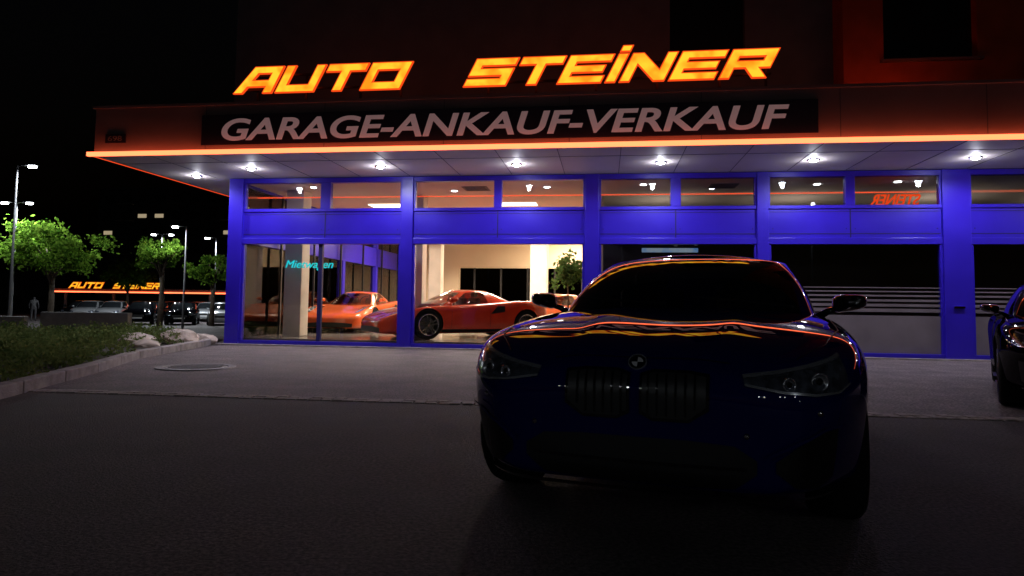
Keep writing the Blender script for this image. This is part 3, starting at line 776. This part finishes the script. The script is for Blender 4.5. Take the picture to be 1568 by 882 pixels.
obj('planting_bed_soil',mesh('soil',[(x,y,.06) for x,y in bed],[tuple(range(len(bed)))],[M['soil']]))
pts=[];blobs=[]
while len(blobs)<230:
    x=random.uniform(-13.5,-4.7);y=random.uniform(6,18)
    ok=all(inside(x+dx,y+dy) for dx,dy in((.3,0),(-.1,0),(0,.2)))
    if ok and not(-8.3<x<-6.2 and y>11.8 and random.random()<.75): blobs.append((x,y,random.uniform(.25,.5),random.uniform(.16,.42)))
for (x,y,r,h) in blobs:
    for _ in range(150):
        a_=random.uniform(0,6.28);q=r*math.sqrt(random.random());z=.06+h*random.random()**.6*math.sqrt(max(0,1-(q/r)**2))+random.gauss(0,.015)
        pts.append((x+q*math.cos(a_),y+q*math.sin(a_),max(.03,z)))
leaves(pts,.037,M['hedge'],'ground_cover_shrubs')
mb=MB()
kp=[(-4.62,4.6),(-4.72,6.0),(-5.45,9.1),(-6.15,11.4),(-6.68,15.3)]
for (p,q) in zip(kp[:-1],kp[1:]):
    p=Vector(p);q=Vector(q);L=(q-p).length;d=(q-p)/L;n=Vector((-d.y,d.x));k=max(1,int(L/.9))
    for i in range(k):
        a0=p+d*(L*i/k+.006);b0=p+d*(L*(i+1)/k-.006);N=len(mb.v)
        for z in (-.02,.13):
            for c in (a0,b0,b0+n*.16,a0+n*.16): mb.v.append((c.x,c.y,z))
        mb.f+=[tuple(N+j for j in qd) for qd in((0,3,2,1),(4,5,6,7),(0,1,5,4),(1,2,6,5),(2,3,7,6),(3,0,4,7))]
mb.out('kerb',M['kerb'],bevel=.015)
def boulder(loc,s):
    bm=bmesh.new();bmesh.ops.create_icosphere(bm,subdivisions=3,radius=1)
    o1=Vector((random.random()*9,0,0))
    for v_ in bm.verts:
        n_=noise.noise(v_.co*1.3+o1);v_.co*=1+.35*n_+.1*noise.noise(v_.co*4+o1)
        v_.co=Vector((v_.co.x*s[0],v_.co.y*s[1],v_.co.z*s[2]))
    me=bpy.data.meshes.new('boulder');bm.to_mesh(me);bm.free();me.materials.append(M['rock'])
    sharpen(me,25);obj('boulder',me,None,loc)
boulder((-7.0,14.6,.15),(.42,.3,.22));boulder((-7.75,14.2,.12),(.38,.3,.17));boulder((-7.2,13.5,.08),(.3,.25,.12));boulder((-6.95,15.5,.1),(.3,.25,.16))
MB().box(-17.2,-14.0,25.0,25.3,-.3,.52).out('low_concrete_wall',M['concrete'],bevel=.02)
MB().box(-26,-19.2,27.0,27.25,-.5,.30).out('low_concrete_wall',M['concrete'],bevel=.02)
# ---------------------------------------------------------------- street lamps
def lamp(loc,h,heads,power,ang=0):
    E=empty('street_lamp',loc,ang)
    m=MB();m.tube([(0,0,0),(0,0,.5),(0,0,h)],[.07,.055,.035],10)
    for s in heads: m.tube([(0,0,h-.03),(s*.45,0,h+.03)],[.025,.02],6)
    m.out('pole',M['pole'],E,smooth=True)
    hd=MB();ln=MB()
    for s in heads:
        hd.box(s*.62-.24,s*.62+.24,-.11,.11,h,h+.06);ln.box(s*.62-.13,s*.62+.13,-.08,.08,h-.09,h-.002)
        spot('lamp',(s*.62,0,h-.13),power,(.88,.95,1),E,172,.3,.12)
    hd.out('lamp_head',M['pole'],E,bevel=.02);ln.out('lamp_lens',M['lampglow'],E)
lamp((-25.0,34.2,-.5),6.35,(-1,1),1100)
lamp((-20.9,28.5,-.3),6.9,(1,),600)
lamp((-24.7,48,-.5),6.2,(-1,1),1300)
lamp((-20.0,46,-.5),5.8,(-1,),1300)
lamp((-17.5,36.5,-.5),5.5,(-1,),500)
lamp((-9,-12,0),7,(-1,1),130,math.pi/2)
lamp((10,-13,0),7,(-1,1),110,math.pi/2)
lamp((-2,-24,0),7,(-1,1),110,.3)
lamp((-18,-16,0),7,(-1,1),110,.3)
lamp((3,-14,0),5,(-1,1),30,.3)
lamp((20,-22,0),7,(-1,1),60,.3)
# ---------------------------------------------------------------- far buildings
A=empty('apartment_block',(-72,118,-.5),-.15)
bx('walls',M['facadedark'],A,0,30,0,14,0,21)
mb=MB();lt=MB();bal=MB()
for fl in range(7):
    for c in range(9):
        x=1.2+c*3.2;z=1+fl*2.9
        if (fl,c) in ((5,2),(4,7),(4,0),(5,3)): lt.box(x,x+1.6,-.05,-.004,z+.3,z+.95)
        else: mb.box(x,x+1.9,-.05,-.004,z,z+1.4)
        bal.box(x-.3,x+2.4,-1.1,-.06,z-.35,z-.2) if c%3==1 else None
mb.out('windows',M['black'],A);lt.out('lit_windows',M['litwin'],A);bal.out('balconies',M['concrete'],A)
A2=empty('apartment_block',(-125,135,-.5),-.1)
bx('walls',M['facadedark'],A2,0,42,0,14,0,15)
mb=MB()
for fl in range(5):
    for c in range(12): mb.box(1.5+c*3.4,3.4+c*3.4,-.05,-.004,1+fl*2.9,2.5+fl*2.9)
mb.out('windows',M['black'],A2)
K=empty('sales_canopy_building',(-47,70,-.5),-.02)
mb=MB();mb.box(0,24,0,8,2.3,2.7);mb.out('roof',M['fascia'],K)
mb=MB()
for x in (1,6,11,16,21,23.5): mb.box(x,x+.2,.3,.5,0,2.3)
mb.box(0,24,7.5,8,0,2.3);mb.out('walls_and_posts',M['plaster'],K)
bx('neon_strip',M['neon'],K,0,24,-.08,-.002,2.3,2.42)
text('cyan_neon_writing','Occasionen',M['cyan'],K,18,21,1.3,1.8,.2)
N2=empty('neon_letter_sign',(-47,70,-.5),-.02)
word('first_word','AUTO',1.6,5.3,2.72,.62,0,N2);word('second_word','STEiNER',6.2,11.2,2.72,.62,0,N2)
# ---------------------------------------------------------------- indoor plant
PL=empty('potted_plant',(1.45,17.7,.15))
m=MB();m.lathe([(0,0),(.17,0),(.22,.42),(.24,.44),(.2,.44),(.19,.4),(0,.4)],24);m.out('pot',M['concrete'],PL,smooth=True)
m=MB();m.tube([(0,0,.4),(.02,.02,.9),(0,0,1.5)],[.03,.025,.015],7);m.out('stem',M['bark'],PL)
pts=[]
for _ in range(28):
    c=Vector((random.gauss(0,.2),random.gauss(0,.2),1.65+random.gauss(0,.24)))
    pts+=[c+Vector((random.gauss(0,.09),random.gauss(0,.09),random.gauss(0,.08))) for _ in range(40)]
leaves(pts,.06,M['plant'],'foliage',PL)
# ---------------------------------------------------------------- person (far)
def person(loc,rz):
    P=empty('standing_person',loc,rz)
    vs=[(0,0,.93,.13),(0,0,1.15,.12),(0,0,1.38,.15),(0,0,1.5,.055),(0,.0,1.66,.1),
        (.19,0,1.40,.06),(.26,0,1.12,.045),(.25,.08,.86,.035),(-.19,0,1.40,.06),(-.26,0,1.12,.045),(-.25,.08,.86,.035),
        (.1,0,.86,.1),(.11,.01,.48,.065),(.12,0,.08,.045),(.12,.14,.04,.04),(-.1,0,.86,.1),(-.11,.03,.48,.065),(-.12,-.02,.08,.045),(-.12,.12,.04,.04)]
    ed=[(0,1),(1,2),(2,3),(3,4),(2,5),(5,6),(6,7),(2,8),(8,9),(9,10),(0,11),(11,12),(12,13),(13,14),(0,15),(15,16),(16,17),(17,18)]
    me=bpy.data.meshes.new('figure');me.from_pydata([v_[:3] for v_ in vs],ed,[]);me.materials.append(M['partition'])
    o=obj('figure',me,P);o.modifiers.new('s','SKIN')
    for sv,v_ in zip(me.skin_vertices[0].data,vs):sv.radius=(v_[3],v_[3])
    me.skin_vertices[0].data[0].use_root=True
    ss=o.modifiers.new('ss','SUBSURF');ss.levels=1;ss.render_levels=1
person((-32.8,47,-.5),.5)
